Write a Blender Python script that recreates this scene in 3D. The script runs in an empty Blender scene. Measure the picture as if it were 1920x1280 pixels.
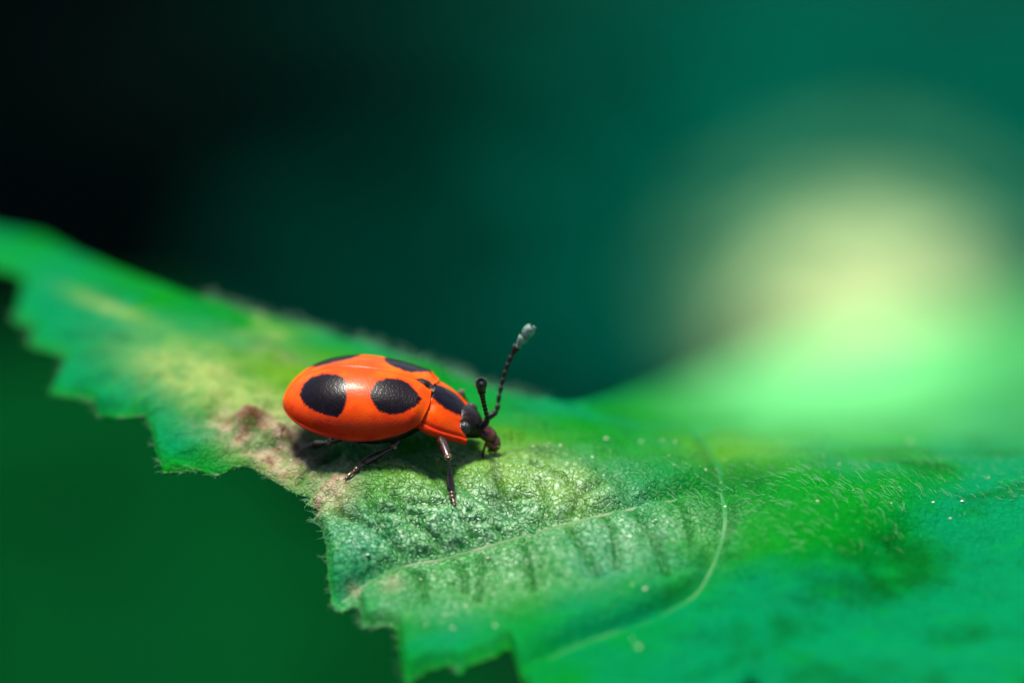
import bpy, math
import numpy as np
from mathutils import Matrix, Vector
rad = math.radians
rng = np.random.default_rng(7)
scn = bpy.context.scene
COL = scn.collection

# ------------------------------------------------------------------ camera, sky, sun, exposure
# one Blender unit is one millimetre: the beetle is about 5 mm long
scn.unit_settings.system = 'METRIC'
scn.unit_settings.scale_length = 0.001
scn.unit_settings.length_unit = 'MILLIMETERS'
PITCH = rad(28.0)
DIST = 120.0                    # camera to the sharp plane, mm
FPX = DIST * 80.0               # focal length in photo pixels: 80 px per mm at the sharp plane
RT = np.array([1.0, 0, 0])
UP = np.array([0, math.sin(PITCH), math.cos(PITCH)])
FW = np.array([0, math.cos(PITCH), -math.sin(PITCH)])
CAM = -DIST * FW
cam = bpy.data.cameras.new('camera')
cam.sensor_width = 36.0
cam.lens = 36.0 * FPX / 1920.0
cam.clip_start = 1.0
cam.clip_end = 200000.0
cam.dof.use_dof = True
cam.dof.focus_distance = DIST - 0.05
APERTURE = 5.2                  # diameter of the opening, mm
cam.dof.aperture_fstop = (cam.lens * 0.001) / APERTURE
camo = bpy.data.objects.new('camera', cam)
COL.objects.link(camo)
camo.matrix_world = Matrix(((RT[0], UP[0], -FW[0], CAM[0]), (RT[1], UP[1], -FW[1], CAM[1]),
                            (RT[2], UP[2], -FW[2], CAM[2]), (0, 0, 0, 1)))
scn.camera = camo

SUN_EL, SUN_AZ = 68.0, 114.0    # azimuth counted from +X towards +Y: behind the beetle, a little to the left
world = bpy.data.worlds.new('World')
scn.world = world
world.use_nodes = True
wn = world.node_tree
bg = wn.nodes['Background']
sky = wn.nodes.new('ShaderNodeTexSky')
sky.sky_type = 'NISHITA'
sky.sun_disc = False
sky.sun_elevation = rad(SUN_EL)
sky.sun_rotation = rad(90.0 - SUN_AZ)
sky.dust_density = 0.6
wn.links.new(sky.outputs[0], bg.inputs[0])
bg.inputs[1].default_value = 0.07
sl = bpy.data.lights.new('sun', 'SUN')
sl.energy = 4.5
sl.angle = rad(12.0)
sl.color = (1.0, 0.95, 0.84)
so = bpy.data.objects.new('sun', sl)
COL.objects.link(so)
sd = Vector((math.cos(rad(SUN_EL)) * math.cos(rad(SUN_AZ)), math.cos(rad(SUN_EL)) * math.sin(rad(SUN_AZ)), math.sin(rad(SUN_EL))))
so.rotation_euler = sd.to_track_quat('Z', 'Y').to_euler()
so.location = sd * 400
scn.view_settings.view_transform = 'Standard'
scn.view_settings.look = 'None'
scn.view_settings.gamma = 1.0
scn.view_settings.exposure = 1.15
scn.render.engine = 'CYCLES'
scn.cycles.use_denoising = True
scn.cycles.max_bounces = 8
scn.cycles.transparent_max_bounces = 8
scn.cycles.sample_clamp_indirect = 4.0


# ------------------------------------------------------------------ helpers
def pw(px, py, D):
    """photo pixel + depth beyond the sharp plane (mm) -> world"""
    px, py, D = (np.asarray(a, float)[..., None] for a in (px, py, D))
    return CAM + (DIST + D) * (FW + RT * (px - 960) / FPX + UP * (640 - py) / FPX)


def proj(P):
    q = np.asarray(P, float) - CAM
    z = q @ FW
    return np.stack([960 + FPX * (q @ RT) / z, 640 - FPX * (q @ UP) / z], -1)


def smooth(a, b, x):
    t = np.clip((x - a) / (b - a), 0, 1)
    return t * t * (3 - 2 * t)


def hash2(ix, iy, k=0):
    h = (ix.astype(np.int64) * 374761393 + iy.astype(np.int64) * 668265263 + k * 1442695041) & 0x7fffffff
    h = ((h ^ (h >> 13)) * 1274126177) & 0x7fffffff
    return ((h ^ (h >> 16)) & 0xffff) / 65535.0


def vnoise(x, y, k=0):
    ix, iy = np.floor(x), np.floor(y)
    fx, fy = x - ix, y - iy
    fx = fx * fx * (3 - 2 * fx)
    fy = fy * fy * (3 - 2 * fy)
    a, b = hash2(ix, iy, k), hash2(ix + 1, iy, k)
    c, d = hash2(ix, iy + 1, k), hash2(ix + 1, iy + 1, k)
    return (a + (b - a) * fx) * (1 - fy) + (c + (d - c) * fx) * fy


def fbm(x, y, k=0, octv=4):
    s, amp, tot = 0, 1.0, 0
    for o in range(octv):
        s = s + amp * vnoise(x * 2 ** o + 17.3 * o, y * 2 ** o - 9.1 * o, k + o)
        tot += amp
        amp *= 0.5
    return s / tot


def worley(x, y, k=0):
    ix, iy = np.floor(x), np.floor(y)
    d1 = np.full(np.shape(x), 9.0)
    d2 = np.full(np.shape(x), 9.0)
    for a in (-1, 0, 1):
        for b in (-1, 0, 1):
            cx, cy = ix + a, iy + b
            d = np.hypot(cx + hash2(cx, cy, k) - x, cy + hash2(cx, cy, k + 5) - y)
            d2 = np.minimum(d2, np.maximum(d, d1))
            d1 = np.minimum(d1, d)
    return d1, d2


def seg_dist(px, py, poly, closed=False):
    """distance to polyline and nearest point"""
    P = np.asarray(poly, float)
    if closed:
        P = np.vstack([P, P[:1]])
    best = np.full(np.shape(px), 1e9)
    bx, by = np.zeros_like(best), np.zeros_like(best)
    bt = np.zeros_like(best)
    n = len(P) - 1
    for i in range(n):
        (ax, ay), (cx, cy) = P[i], P[i + 1]
        dx, dy = cx - ax, cy - ay
        t = np.clip(((px - ax) * dx + (py - ay) * dy) / (dx * dx + dy * dy + 1e-12), 0, 1)
        qx, qy = ax + t * dx, ay + t * dy
        d = np.hypot(px - qx, py - qy)
        m = d < best
        best = np.where(m, d, best)
        bx, by = np.where(m, qx, bx), np.where(m, qy, by)
        bt = np.where(m, (i + t) / n, bt)
    return best, bx, by, bt


def inside(px, py, poly):
    P = np.asarray(poly, float)
    c = np.zeros(np.shape(px), bool)
    j = len(P) - 1
    for i in range(len(P)):
        (xi, yi), (xj, yj) = P[i], P[j]
        if yi != yj:
            c ^= ((yi > py) != (yj > py)) & (px < (xj - xi) * (py - yi) / (yj - yi) + xi)
        j = i
    return c


def signed(px, py, poly):
    d = seg_dist(px, py, poly, True)[0]
    return np.where(inside(px, py, poly), d, -d)


def blob(px, py, cx, cy, rx, ry, ang=0.0):
    c, s = math.cos(rad(ang)), math.sin(rad(ang))
    dx, dy = px - cx, py - cy
    return np.exp(-(((dx * c + dy * s) / rx) ** 2 + ((-dx * s + dy * c) / ry) ** 2))


def catmull(P, n):
    P = np.asarray(P, float)
    Q = np.vstack([2 * P[0] - P[1], P, 2 * P[-1] - P[-2]])
    out = []
    for i in range(len(P) - 1):
        p0, p1, p2, p3 = Q[i:i + 4]
        for t in np.linspace(0, 1, n, endpoint=False):
            out.append(0.5 * (2 * p1 + (p2 - p0) * t + (2 * p0 - 5 * p1 + 4 * p2 - p3) * t * t + (3 * p1 - p0 - 3 * p2 + p3) * t ** 3))
    out.append(P[-1])
    return np.array(out)


def mesh_obj(name, verts, faces, mat, parent=None, attrs=None, smooth_shade=True):
    me = bpy.data.meshes.new(name)
    me.from_pydata(np.asarray(verts, float).tolist(), [], [tuple(int(i) for i in f) for f in faces])
    if attrs:
        for k, v in attrs.items():
            at = me.attributes.new(k, 'FLOAT', 'POINT')
            at.data.foreach_set('value', np.asarray(v, np.float32).ravel())
    if smooth_shade:
        me.polygons.foreach_set('use_smooth', np.ones(len(me.polygons), bool))
    me.materials.append(mat)
    me.update()
    o = bpy.data.objects.new(name, me)
    COL.objects.link(o)
    if parent is not None:
        o.parent = parent
    return o


def grid_faces(nu, nv, wrap=False):
    f = []
    for i in range(nu - 1):
        for j in range(nv if wrap else nv - 1):
            k = (j + 1) % nv
            f.append((i * nv + j, (i + 1) * nv + j, (i + 1) * nv + k, i * nv + k))
    return f


def tube(path, radii, n=12, flat=1.0, upv=(0, 0, 1)):
    """rings round a path, closed at the ends; flat squeezes the second axis"""
    P = np.asarray(path, float)
    radii = np.broadcast_to(np.asarray(radii, float), (len(P),))
    T = np.gradient(P, axis=0)
    T /= np.linalg.norm(T, axis=1)[:, None] + 1e-12
    upv = np.asarray(upv, float)
    V = []
    for p, t, r in zip(P, T, radii):
        a = np.cross(t, upv)
        if np.linalg.norm(a) < 1e-3:
            a = np.cross(t, (1.0, 0.2, 0))
        a /= np.linalg.norm(a)
        b = np.cross(a, t)
        for k in range(n):
            th = 2 * math.pi * k / n
            V.append(p + r * (math.cos(th) * a + flat * math.sin(th) * b))
    F = [tuple(reversed(q)) for q in grid_faces(len(P), n, True)]
    F.append(tuple(range(n)))
    m = (len(P) - 1) * n
    F.append(tuple(m + k for k in reversed(range(n))))
    return np.array(V), F


def empty(name, loc=(0, 0, 0), M=None):
    o = bpy.data.objects.new(name, None)
    COL.objects.link(o)
    o.empty_display_size = 1.0
    if M is not None:
        o.matrix_world = M
    else:
        o.location = loc
    return o


def tag(o, label=None, cat=None, group=None, kind=None):
    for k, v in (('label', label), ('category', cat), ('group', group), ('kind', kind)):
        if v:
            o[k] = v
    return o


# ------------------------------------------------------------------ materials
class Mat:
    def __init__(self, name):
        self.m = bpy.data.materials.new(name)
        self.m.use_nodes = True
        self.t = self.m.node_tree
        self.b = self.t.nodes['Principled BSDF']
        self.out = self.t.nodes['Material Output']

    def n(self, typ, **kw):
        nd = self.t.nodes.new(typ)
        for k, v in kw.items():
            setattr(nd, k, v)
        return nd

    def lk(self, a, b):
        self.t.links.new(a, b)

    def set(self, sock, v):
        if hasattr(v, 'is_linked') or hasattr(v, 'links'):
            self.lk(v, sock)
        else:
            sock.default_value = v

    def attr(self, name):
        return self.n('ShaderNodeAttribute', attribute_name=name).outputs['Fac']

    def coord(self):
        return self.n('ShaderNodeTexCoord').outputs['Object']

    def noise(self, scale, detail=3.0, rough=0.55, vec=None, dist=0.0):
        nd = self.n('ShaderNodeTexNoise')
        nd.inputs['Scale'].default_value = scale
        nd.inputs['Detail'].default_value = detail
        nd.inputs['Roughness'].default_value = rough
        nd.inputs['Distortion'].default_value = dist
        self.lk(vec if vec is not None else self.coord(), nd.inputs['Vector'])
        return nd.outputs['Fac']

    def voro(self, scale, feature='F1', rnd=1.0, vec=None):
        nd = self.n('ShaderNodeTexVoronoi', feature=feature)
        nd.inputs['Scale'].default_value = scale
        nd.inputs['Randomness'].default_value = rnd
        self.lk(vec if vec is not None else self.coord(), nd.inputs['Vector'])
        return nd.outputs['Distance']

    def math(self, op, a, b=0.0, c=None, clamp=False):
        nd = self.n('ShaderNodeMath', operation=op, use_clamp=clamp)
        self.set(nd.inputs[0], a)
        self.set(nd.inputs[1], b)
        if c is not None:
            self.set(nd.inputs[2], c)
        return nd.outputs[0]

    def ramp(self, v, a, b, c=0.0, d=1.0):
        nd = self.n('ShaderNodeMapRange', interpolation_type='SMOOTHSTEP')
        self.set(nd.inputs[0], v)
        for i, q in enumerate((a, b, c, d)):
            self.set(nd.inputs[i + 1], q)
        return nd.outputs[0]

    def mix(self, f, a, b):
        nd = self.n('ShaderNodeMix', data_type='RGBA')
        self.set(nd.inputs[0], f)
        for s, v in ((nd.inputs[6], a), (nd.inputs[7], b)):
            if isinstance(v, tuple):
                s.default_value = (*v, 1.0)
            else:
                self.lk(v, s)
        return nd.outputs[2]

    def bump(self, h, strength, dist, normal=None):
        nd = self.n('ShaderNodeBump')
        nd.inputs['Strength'].default_value = strength
        nd.inputs['Distance'].default_value = dist
        self.lk(h, nd.inputs['Height'])
        if normal is not None:
            self.lk(normal, nd.inputs['Normal'])
        return nd.outputs[0]

    def p(self, **kw):
        for k, v in kw.items():
            s = self.b.inputs[k.replace('_', ' ')]
            if isinstance(v, tuple):
                s.default_value = (*v, 1.0) if len(v) == 3 and s.type == 'RGBA' else v
            else:
                self.set(s, v)
        return self

    def translucent(self, col, amount, normal=None):
        tr = self.n('ShaderNodeBsdfTranslucent')
        self.set(tr.inputs['Color'], (*col, 1.0) if isinstance(col, tuple) else col)
        mx = self.n('ShaderNodeMixShader')
        self.set(mx.inputs[0], amount)
        self.lk(self.b.outputs[0], mx.inputs[1])
        self.lk(tr.outputs[0], mx.inputs[2])
        self.lk(mx.outputs[0], self.out.inputs['Surface'])
        return self


def leaf_material():
    m = Mat('leaf_blade')
    co = m.coord()
    big = m.noise(0.32, 3, 0.5)
    mid = m.noise(1.1, 4, 0.55)
    fine = m.noise(7.0, 4, 0.6)
    teal = m.ramp(m.math('ADD', big, m.math('MULTIPLY', m.attr('teal'), 0.5)), 0.42, 0.78)
    c = m.mix(teal, (0.0, 0.175, 0.008), (0.0, 0.180, 0.060))
    c = m.mix(m.ramp(mid, 0.55, 0.75, 0, 0.5), c, (0.0, 0.23, 0.010))
    c = m.mix(m.math('MULTIPLY', m.attr('patch'), m.ramp(m.noise(0.42, 5, 0.62), 0.44, 0.66, 0, 0.85)), c, (0.0, 0.085, 0.008))
    c = m.mix(m.math('MULTIPLY', m.attr('yellow'), m.ramp(mid, 0.2, 0.6, 0.55, 1.0)), c, (0.10, 0.23, 0.0))
    pale = m.math('MULTIPLY', m.attr('pale'), m.ramp(m.noise(2.2, 5, 0.62), 0.32, 0.62, 0.45, 1.0))
    c = m.mix(pale, c, (0.24, 0.33, 0.09))
    brn = m.math('MULTIPLY', m.attr('brown'), m.ramp(m.noise(1.9, 5, 0.65), 0.34, 0.6, 0.35, 1.0))
    bc = m.mix(m.ramp(m.noise(3.0, 4, 0.6), 0.4, 0.62), (0.40, 0.31, 0.21), (0.24, 0.15, 0.09))
    bc = m.mix(m.attr('dark'), bc, (0.10, 0.045, 0.02))
    c = m.mix(brn, c, bc)
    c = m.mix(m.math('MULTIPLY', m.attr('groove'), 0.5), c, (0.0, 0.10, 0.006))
    c = m.mix(m.attr('edge'), c, (0.008, 0.27, 0.010))
    c = m.mix(m.attr('painted_glow'), c, (0.15, 0.60, 0.20))  # bright glow painted into the blade colour as pale mint
    wv = m.n('ShaderNodeVectorMath', operation='MULTIPLY_ADD')
    nz = m.n('ShaderNodeTexNoise'); nz.inputs['Scale'].default_value = 2.6; m.lk(co, nz.inputs['Vector'])
    m.lk(nz.outputs['Color'], wv.inputs[0]); wv.inputs[1].default_value = (0.35, 0.35, 0.35); m.lk(co, wv.inputs[2])
    vc = m.voro(6.5, 'DISTANCE_TO_EDGE', vec=wv.outputs[0])
    # sheen glints painted as pale colour on the crowns of the small cells
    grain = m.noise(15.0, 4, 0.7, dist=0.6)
    glint = m.math('MULTIPLY', m.ramp(vc, 0.02, 0.2, 0.25, 1.0), m.ramp(m.math('MULTIPLY_ADD', fine, 0.5, grain), 0.68, 0.84, 0.0, 1.0))
    c = m.mix(m.math('MULTIPLY', m.math('MULTIPLY', glint, m.math('SUBTRACT', 1.0, m.attr('groove'))), m.attr('glint')), c, (0.42, 0.66, 0.42))
    h = m.math('ADD', m.math('MULTIPLY', m.ramp(vc, 0.0, 0.14), 0.55), m.math('MULTIPLY', fine, 0.55))
    h = m.math('ADD', h, m.math('MULTIPLY', grain, 0.6))
    nb = m.bump(h, 0.72, 0.055)
    m.p(Base_Color=c, Roughness=m.ramp(fine, 0.3, 0.7, 0.18, 0.4), Normal=nb, IOR=1.45)
    m.lk(m.math('MULTIPLY_ADD', m.attr('glint'), 1.1, 0.01), m.b.inputs['Specular IOR Level'])
    m.translucent(m.mix(0.5, c, (0.0, 0.42, 0.01)), 0.22)
    return m.m


def simple(name, col, rough=0.5, col2=None, nscale=4.0, bump=0.0, bscale=20.0, bdist=0.02, coat=0.0, trans=0.0, spec=0.5):
    m = Mat(name)
    c = m.mix(m.ramp(m.noise(nscale, 4), 0.35, 0.65), col, col2 or col)
    m.p(Base_Color=c, Roughness=rough)
    m.b.inputs['Specular IOR Level'].default_value = spec
    m.b.inputs['Coat Weight'].default_value = coat
    m.b.inputs['Coat Roughness'].default_value = 0.12
    if bump:
        m.p(Normal=m.bump(m.noise(bscale, 3, 0.6), bump, bdist))
    if trans:
        m.translucent(c, trans)
    return m.m


def shell_material(name, pattern_edge):
    """orange red shell, near black where the attribute 'spot' is positive"""
    m = Mat(name)
    n1 = m.noise(9.0, 3)
    n2 = m.noise(38.0, 2)
    s = m.math('ADD', m.attr('spot'), m.math('MULTIPLY_ADD', n2, 0.09, m.math('MULTIPLY_ADD', n1, 0.10, -0.095)))
    k = m.ramp(s, -pattern_edge, pattern_edge)
    big = m.noise(1.3, 2)
    red = m.mix(m.ramp(big, 0.35, 0.7), (0.62, 0.048, 0.002), (0.72, 0.095, 0.002))
    red = m.mix(m.math('MULTIPLY', m.attr('rim'), 0.85), red, (0.52, 0.018, 0.004))  # shade of the sides painted in: redder and darker towards the margin
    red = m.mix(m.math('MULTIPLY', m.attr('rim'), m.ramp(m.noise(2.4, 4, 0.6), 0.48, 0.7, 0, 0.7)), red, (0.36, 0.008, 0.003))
    blk = m.mix(m.ramp(n1, 0.4, 0.7), (0.003, 0.0015, 0.003), (0.007, 0.003, 0.006))
    c = m.mix(k, red, blk)
    v = m.voro(17.0, 'F1')
    h = m.math('ADD', m.ramp(v, 0.0, 0.55), m.math('MULTIPLY', m.noise(30.0, 2), 0.5))
    nd = m.n('ShaderNodeBump')
    m.lk(h, nd.inputs['Height'])
    nd.inputs['Distance'].default_value = 0.011
    m.lk(m.math('MULTIPLY_ADD', k, 0.0, 0.22), nd.inputs['Strength'])
    m.p(Base_Color=c, Roughness=m.math('MULTIPLY_ADD', k, -0.04, 0.32), Normal=nd.outputs[0])
    m.lk(m.math('MULTIPLY_ADD', k, 0.08, 0.06), m.b.inputs['Specular IOR Level'])
    m.b.inputs['Coat Weight'].default_value = 0.04
    m.b.inputs['Coat Roughness'].default_value = 0.1
    return m.m


M_LEAF = leaf_material()
M_VEIN = simple('leaf_vein', (0.03, 0.15, 0.03), 0.55, (0.15, 0.21, 0.11), 1.3, 0.8, 11.0, 0.04, trans=0.1, spec=0.2)
M_FVEIN = simple('faint_vein', (0.006, 0.15, 0.025), 0.55, (0.05, 0.18, 0.05), 1.0, 0.8, 11.0, 0.04, trans=0.1, spec=0.2)
M_GVEIN = simple('green_vein', (0.0, 0.135, 0.012), 0.5, (0.0, 0.16, 0.03), 2.5, 0.5, 16.0, 0.03, trans=0.2, spec=0.2)
M_HAIR = simple('leaf_hair', (0.26, 0.50, 0.32), 0.35, trans=0.4)
M_DUST = simple('pale_dust', (0.62, 0.66, 0.46), 0.3)
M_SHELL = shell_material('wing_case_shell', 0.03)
M_PRON = shell_material('neck_shield_shell', 0.05)
M_BLACK = simple('black_chitin', (0.004, 0.0025, 0.002), 0.3, (0.012, 0.005, 0.003), 7, 0.7, 13, 0.03, coat=0.0, spec=0.22)
M_LEG = simple('dark_brown_chitin', (0.010, 0.004, 0.002), 0.24, (0.035, 0.010, 0.005), 5, 0.3, 30, 0.012, coat=0.3)
M_MOUTH = simple('red_brown_chitin', (0.11, 0.022, 0.004), 0.22, (0.02, 0.004, 0.002), 5, 0.5, 26, 0.012, coat=0.15, spec=0.35)
M_TARSUS = simple('amber_chitin', (0.10, 0.045, 0.018), 0.25, (0.05, 0.02, 0.008), 9, 0.3, 30, 0.012, coat=0.4)
M_ANT = simple('antenna_chitin', (0.007, 0.007, 0.007), 0.38, (0.012, 0.012, 0.012), 9, 0.8, 30, 0.015, spec=0.2)
M_CLUB = simple('antenna_club', (0.05, 0.10, 0.08), 0.5, (0.16, 0.27, 0.22), 14, 0.8, 34, 0.015)
M_JOINT = simple('pale_joint', (0.13, 0.07, 0.03), 0.25, coat=0.4)
M_BRISTLE = simple('bristle', (0.35, 0.5, 0.4), 0.4, trans=0.3)


def eye_material():
    m = Mat('compound_eye')
    v = m.voro(34.0, 'DISTANCE_TO_EDGE', 0.35)
    m.p(Base_Color=m.mix(m.ramp(v, 0.0, 0.2), (0.006, 0.006, 0.006), (0.05, 0.05, 0.055)), Roughness=0.18,
        Normal=m.bump(m.ramp(v, 0, 0.4), 0.7, 0.012))
    return m.m


M_EYE = eye_material()

# ------------------------------------------------------------------ the leaf
CTRL = np.array([
    (-80, 400, 24), (0, 440, 20), (0, 520, 16), (30, 590, 12.5), (100, 720, 7), (150, 470, 17), (200, 600, 9.5),
    (300, 870, 1.3), (300, 720, 4.3), (300, 530, 11.3), (450, 572, 11.2), (450, 880, 0.9), (450, 740, 3.8),
    (600, 960, -0.4), (600, 850, 1.6), (600, 615, 10.6), (700, 828, 1.95), (700, 912, 0.0), (690, 740, 4.6), (750, 655, 9.8),
    (850, 945, -0.5), (900, 1020, -1.2), (750, 1030, -1.2), (850, 850, 1.35), (880, 700, 9.2), (950, 780, 4.6), (1000, 900, 0.4), (1000, 735, 9.0),
    (620, 1110, -2.0), (750, 1270, -5.6), (900, 1100, -2.2), (1000, 1250, -6.3), (1100, 820, 3.4), (1080, 745, 10.0),
    (1180, 725, 22), (1200, 900, 0.7), (1200, 1000, -1.4), (1300, 700, 52), (1300, 800, 7.0), (1300, 750, 21), (1400, 900, 0.9),
    (1500, 850, 2.4), (1500, 780, 16), (1420, 665, 78), (1550, 625, 104), (1550, 700, 62), (1700, 595, 118), (1700, 880, 1.0),
    (1700, 780, 20), (1900, 890, 1.0), (1900, 780, 22), (1900, 560, 126), (1900, 680, 66), (1400, 1100, -3.4), (1400, 1270, -6.8),
    (1900, 1000, -1.5), (1700, 1000, -1.4), (1700, 1100, -3.6), (1700, 1200, -5.6), (1900, 940, -0.1), (1900, 1100, -3.8), (1900, 1280, -7.2), (2080, 900, 0.8), (2080, 540, 130), (2080, 1380, -9), (1500, 1360, -8.6), (1000, 1340, -8)], float)


def tps_fit(C, lam=0.012):
    X = C[:, :2] / 400.0
    n = len(X)
    r2 = ((X[:, None] - X[None]) ** 2).sum(-1)
    K = 0.5 * r2 * np.log(r2 + 1e-12) + lam * np.eye(n)
    Pm = np.c_[np.ones(n), X]
    A = np.block([[K, Pm], [Pm.T, np.zeros((3, 3))]])
    w = np.linalg.solve(A, np.r_[np.arcsinh(C[:, 2] / 5.0), 0, 0, 0])
    return X, w


TX, TW = tps_fit(CTRL)


def depth(px, py):
    x, y = np.asarray(px, float) / 400.0, np.asarray(py, float) / 400.0
    s = TW[-3] + TW[-2] * x + TW[-1] * y
    for (a, b), w in zip(TX, TW):
        r2 = (x - a) ** 2 + (y - b) ** 2
        s = s + w * 0.5 * r2 * np.log(r2 + 1e-12)
    return 5.0 * np.sinh(s)


OUT = [(-90, 395), (0, 420), (80, 432), (150, 468), (230, 498), (300, 520), (380, 548), (450, 570), (530, 592), (600, 612), (680, 634), (750, 655),
       (820, 680), (880, 702), (940, 722), (1000, 737), (1080, 748), (1180, 728), (1300, 702), (1420, 667), (1550, 627), (1700, 596),
       (1900, 560), (2090, 535), (2110, 900), (2100, 1385), (1760, 1370), (1500, 1335), (1450, 1305), (1412, 1276), (1375, 1297), (1300, 1318),
       (1150, 1345), (1030, 1345), (990, 1305), (965, 1240), (953, 1206), (930, 1222), (880, 1240), (858, 1258), (846, 1238), (800, 1252),
       (775, 1268), (764, 1298), (752, 1240), (741, 1172), (722, 1168), (700, 1172), (678, 1170), (676, 1140), (668, 1122), (640, 1134), (622, 1122),
       (615, 1080), (610, 1020), (602, 985), (584, 968), (598, 950), (572, 936), (585, 922), (555, 918), (525, 900), (490, 880),
       (468, 868), (440, 868), (418, 880), (400, 884), (372, 874), (340, 878), (305, 880), (290, 845), (280, 800), (268, 772),
       (230, 774), (178, 772), (172, 745), (140, 738), (88, 728), (108, 692), (118, 655), (90, 648), (48, 634), (62, 605), (22, 588), (34, 552),
       (42, 515), (20, 500), (-30, 490), (-95, 470)]
V1 = catmull([(1352, 902), (1280, 916), (1180, 938), (1090, 960), (1000, 986), (900, 1018), (830, 1039), (760, 1052), (700, 1078), (640, 1118)], 6)
V2 = catmull([(1352, 902), (1358, 945), (1353, 990), (1336, 1045), (1308, 1098), (1262, 1130), (1190, 1162), (1080, 1200), (972, 1250)], 6)
V3 = catmull([(1352, 902), (1350, 868), (1330, 832), (1290, 796), (1240, 765), (1160, 740)], 6)
V4 = catmull([(1352, 902), (1430, 884), (1540, 868), (1660, 858), (1800, 852), (1960, 846), (2104, 842)], 6)
V5 = catmull([(1353, 990), (1420, 1010), (1520, 1040), (1660, 1050), (1800, 1020), (1950, 985), (2100, 960)], 6)
V6 = catmull([(1000, 986), (930, 955), (870, 915), (800, 872), (700, 820), (560, 740), (400, 680), (240, 640), (100, 640)], 6)
V7 = catmull([(1800, 1020), (1700, 1090), (1560, 1150), (1420, 1262)], 6)
V8 = catmull([(700, 820), (600, 690), (480, 620), (330, 580), (160, 560), (30, 590)], 6)
GROOVES = [catmull(g, 5) for g in (
    [(806, 880), (830, 912), (852, 938), (872, 975), (892, 1012)], [(930, 895), (948, 935), (968, 965), (976, 994)],
    [(1012, 905), (1022, 940), (1021, 980)], [(895, 1020), (902, 1070), (896, 1130)], [(1060, 975), (1086, 1020), (1120, 1080)],
    [(850, 1040), (868, 1072), (872, 1110)], [(690, 930), (720, 990), (752, 1040)], [(880, 925), (860, 900), (835, 880)],
    [(1180, 945), (1225, 1010), (1250, 1080)], [(700, 960), (745, 958), (786, 968), (790, 990)], [(1130, 905), (1090, 925), (1075, 955)],
    [(560, 905), (590, 880), (640, 850)],
    [(1100, 958), (1085, 925), (1050, 895), (1000, 870)], [(1180, 938), (1165, 910), (1120, 880)], [(760, 1050), (740, 1020), (690, 985), (640, 965)],
    [(830, 1038), (815, 1005), (770, 975), (740, 930)], [(940, 1005), (925, 975), (915, 940)], [(975, 995), (985, 1040), (1000, 1110)],
    [(1130, 950), (1150, 1000), (1160, 1070)], [(760, 1052), (790, 1085), (800, 1130)], [(1250, 922), (1285, 965), (1300, 1030)],
    [(852, 938), (800, 945), (760, 940)], [(948, 935), (905, 935), (880, 955)], [(1021, 940), (985, 930), (950, 938)], [(872, 975), (920, 972), (960, 965)])]

STEP = 3.0
gx = np.arange(-102, 2118, STEP)
gy = np.arange(386, 1395, STEP)
PX, PY = np.meshgrid(gx, gy, indexing='ij')
INS = inside(PX, PY, OUT)
cell = (INS[:-1, :-1].astype(int) + INS[1:, :-1] + INS[:-1, 1:] + INS[1:, 1:])
keep = cell >= 1
used = np.zeros(PX.shape, bool)
for a in (0, 1):
    for b in (0, 1):
        used[a:used.shape[0] - 1 + a, b:used.shape[1] - 1 + b] |= keep
edge_d, ex, ey, _ = seg_dist(PX[used], PY[used], OUT, True)
u_in = INS[used]
ux = np.where(u_in, PX[used], ex)
uy = np.where(u_in, PY[used], ey)
edge_d = np.where(u_in, edge_d, 0)
UD = depth(ux, uy)
POS = pw(ux, uy, UD)
# surface normals of the smooth sheet
eps = 2.0
pa, pb = pw(ux + eps, uy, depth(ux + eps, uy)), pw(ux, uy + eps, depth(ux, uy + eps))
NRM = np.cross(pb - POS, pa - POS)
NRM /= np.linalg.norm(NRM, axis=1)[:, None]
NRM *= np.sign((NRM * (CAM - POS)).sum(1))[:, None]
# sheet coordinates in mm for noise
sx, sy = POS[:, 0], POS[:, 1] * 1.1
VEINS = [(V1, 0.30, 0.10, 0.035), (V2, 0.26, 0.085, 0.025), (V3, 0.20, 0.07, 0.03), (V4, 0.14, 0.05, 0.08), (V6, 0.12, 0.04, 0.02),
         (V8, 0.10, 0.04, 0.02)]           # line, depth of its valley, half width at start and end
vd = np.full(len(ux), 1e9)
valley = np.zeros(len(ux))
for v, dep, _, _ in VEINS:
    P3 = pw(v[:, 0], v[:, 1], depth(v[:, 0], v[:, 1]))
    dv, _, _, tv = seg_dist(POS[:, 0], POS[:, 1], P3[:, :2])
    vd = np.minimum(vd, dv)
    valley = np.maximum(valley, dep * (1 - 0.5 * tv) * np.exp(-(dv / 0.42) ** 1.2))
gd = np.full(len(ux), 1e9)
for g in GROOVES:
    P3 = pw(g[:, 0], g[:, 1], depth(g[:, 0], g[:, 1]))
    gd = np.minimum(gd, seg_dist(POS[:, 0], POS[:, 1], P3[:, :2])[0])
wob = 0.35 * (fbm(sx * 0.9, sy * 0.9, 3) - 0.5)
w1a, w1b = worley(sx * 0.62 + wob, sy * 0.62 + wob, 11)          # quilted fields
w2a, w2b = worley(sx * 3.6 + wob * 3, sy * 3.6 + wob * 3, 23)      # small cells
h = np.zeros(len(ux))
h += -0.10 * np.exp(-(gd / 0.09) ** 2)
calm = smooth(1320, 1480, ux)
front = smooth(560, 640, ux) * smooth(1330, 1230, ux) * smooth(850, 900, uy)   # part of the blade whose fields are bounded by the drawn side veins
h += (0.16 - 0.11 * calm) * (1 - 0.7 * front) * smooth(0.0, 0.75, w1b - w1a)
h += 0.22 * front * smooth(0.0, 0.75, np.minimum(gd, vd)) ** 0.8
h += 0.032 * smooth(0.0, 0.4, w2b - w2a)
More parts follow.
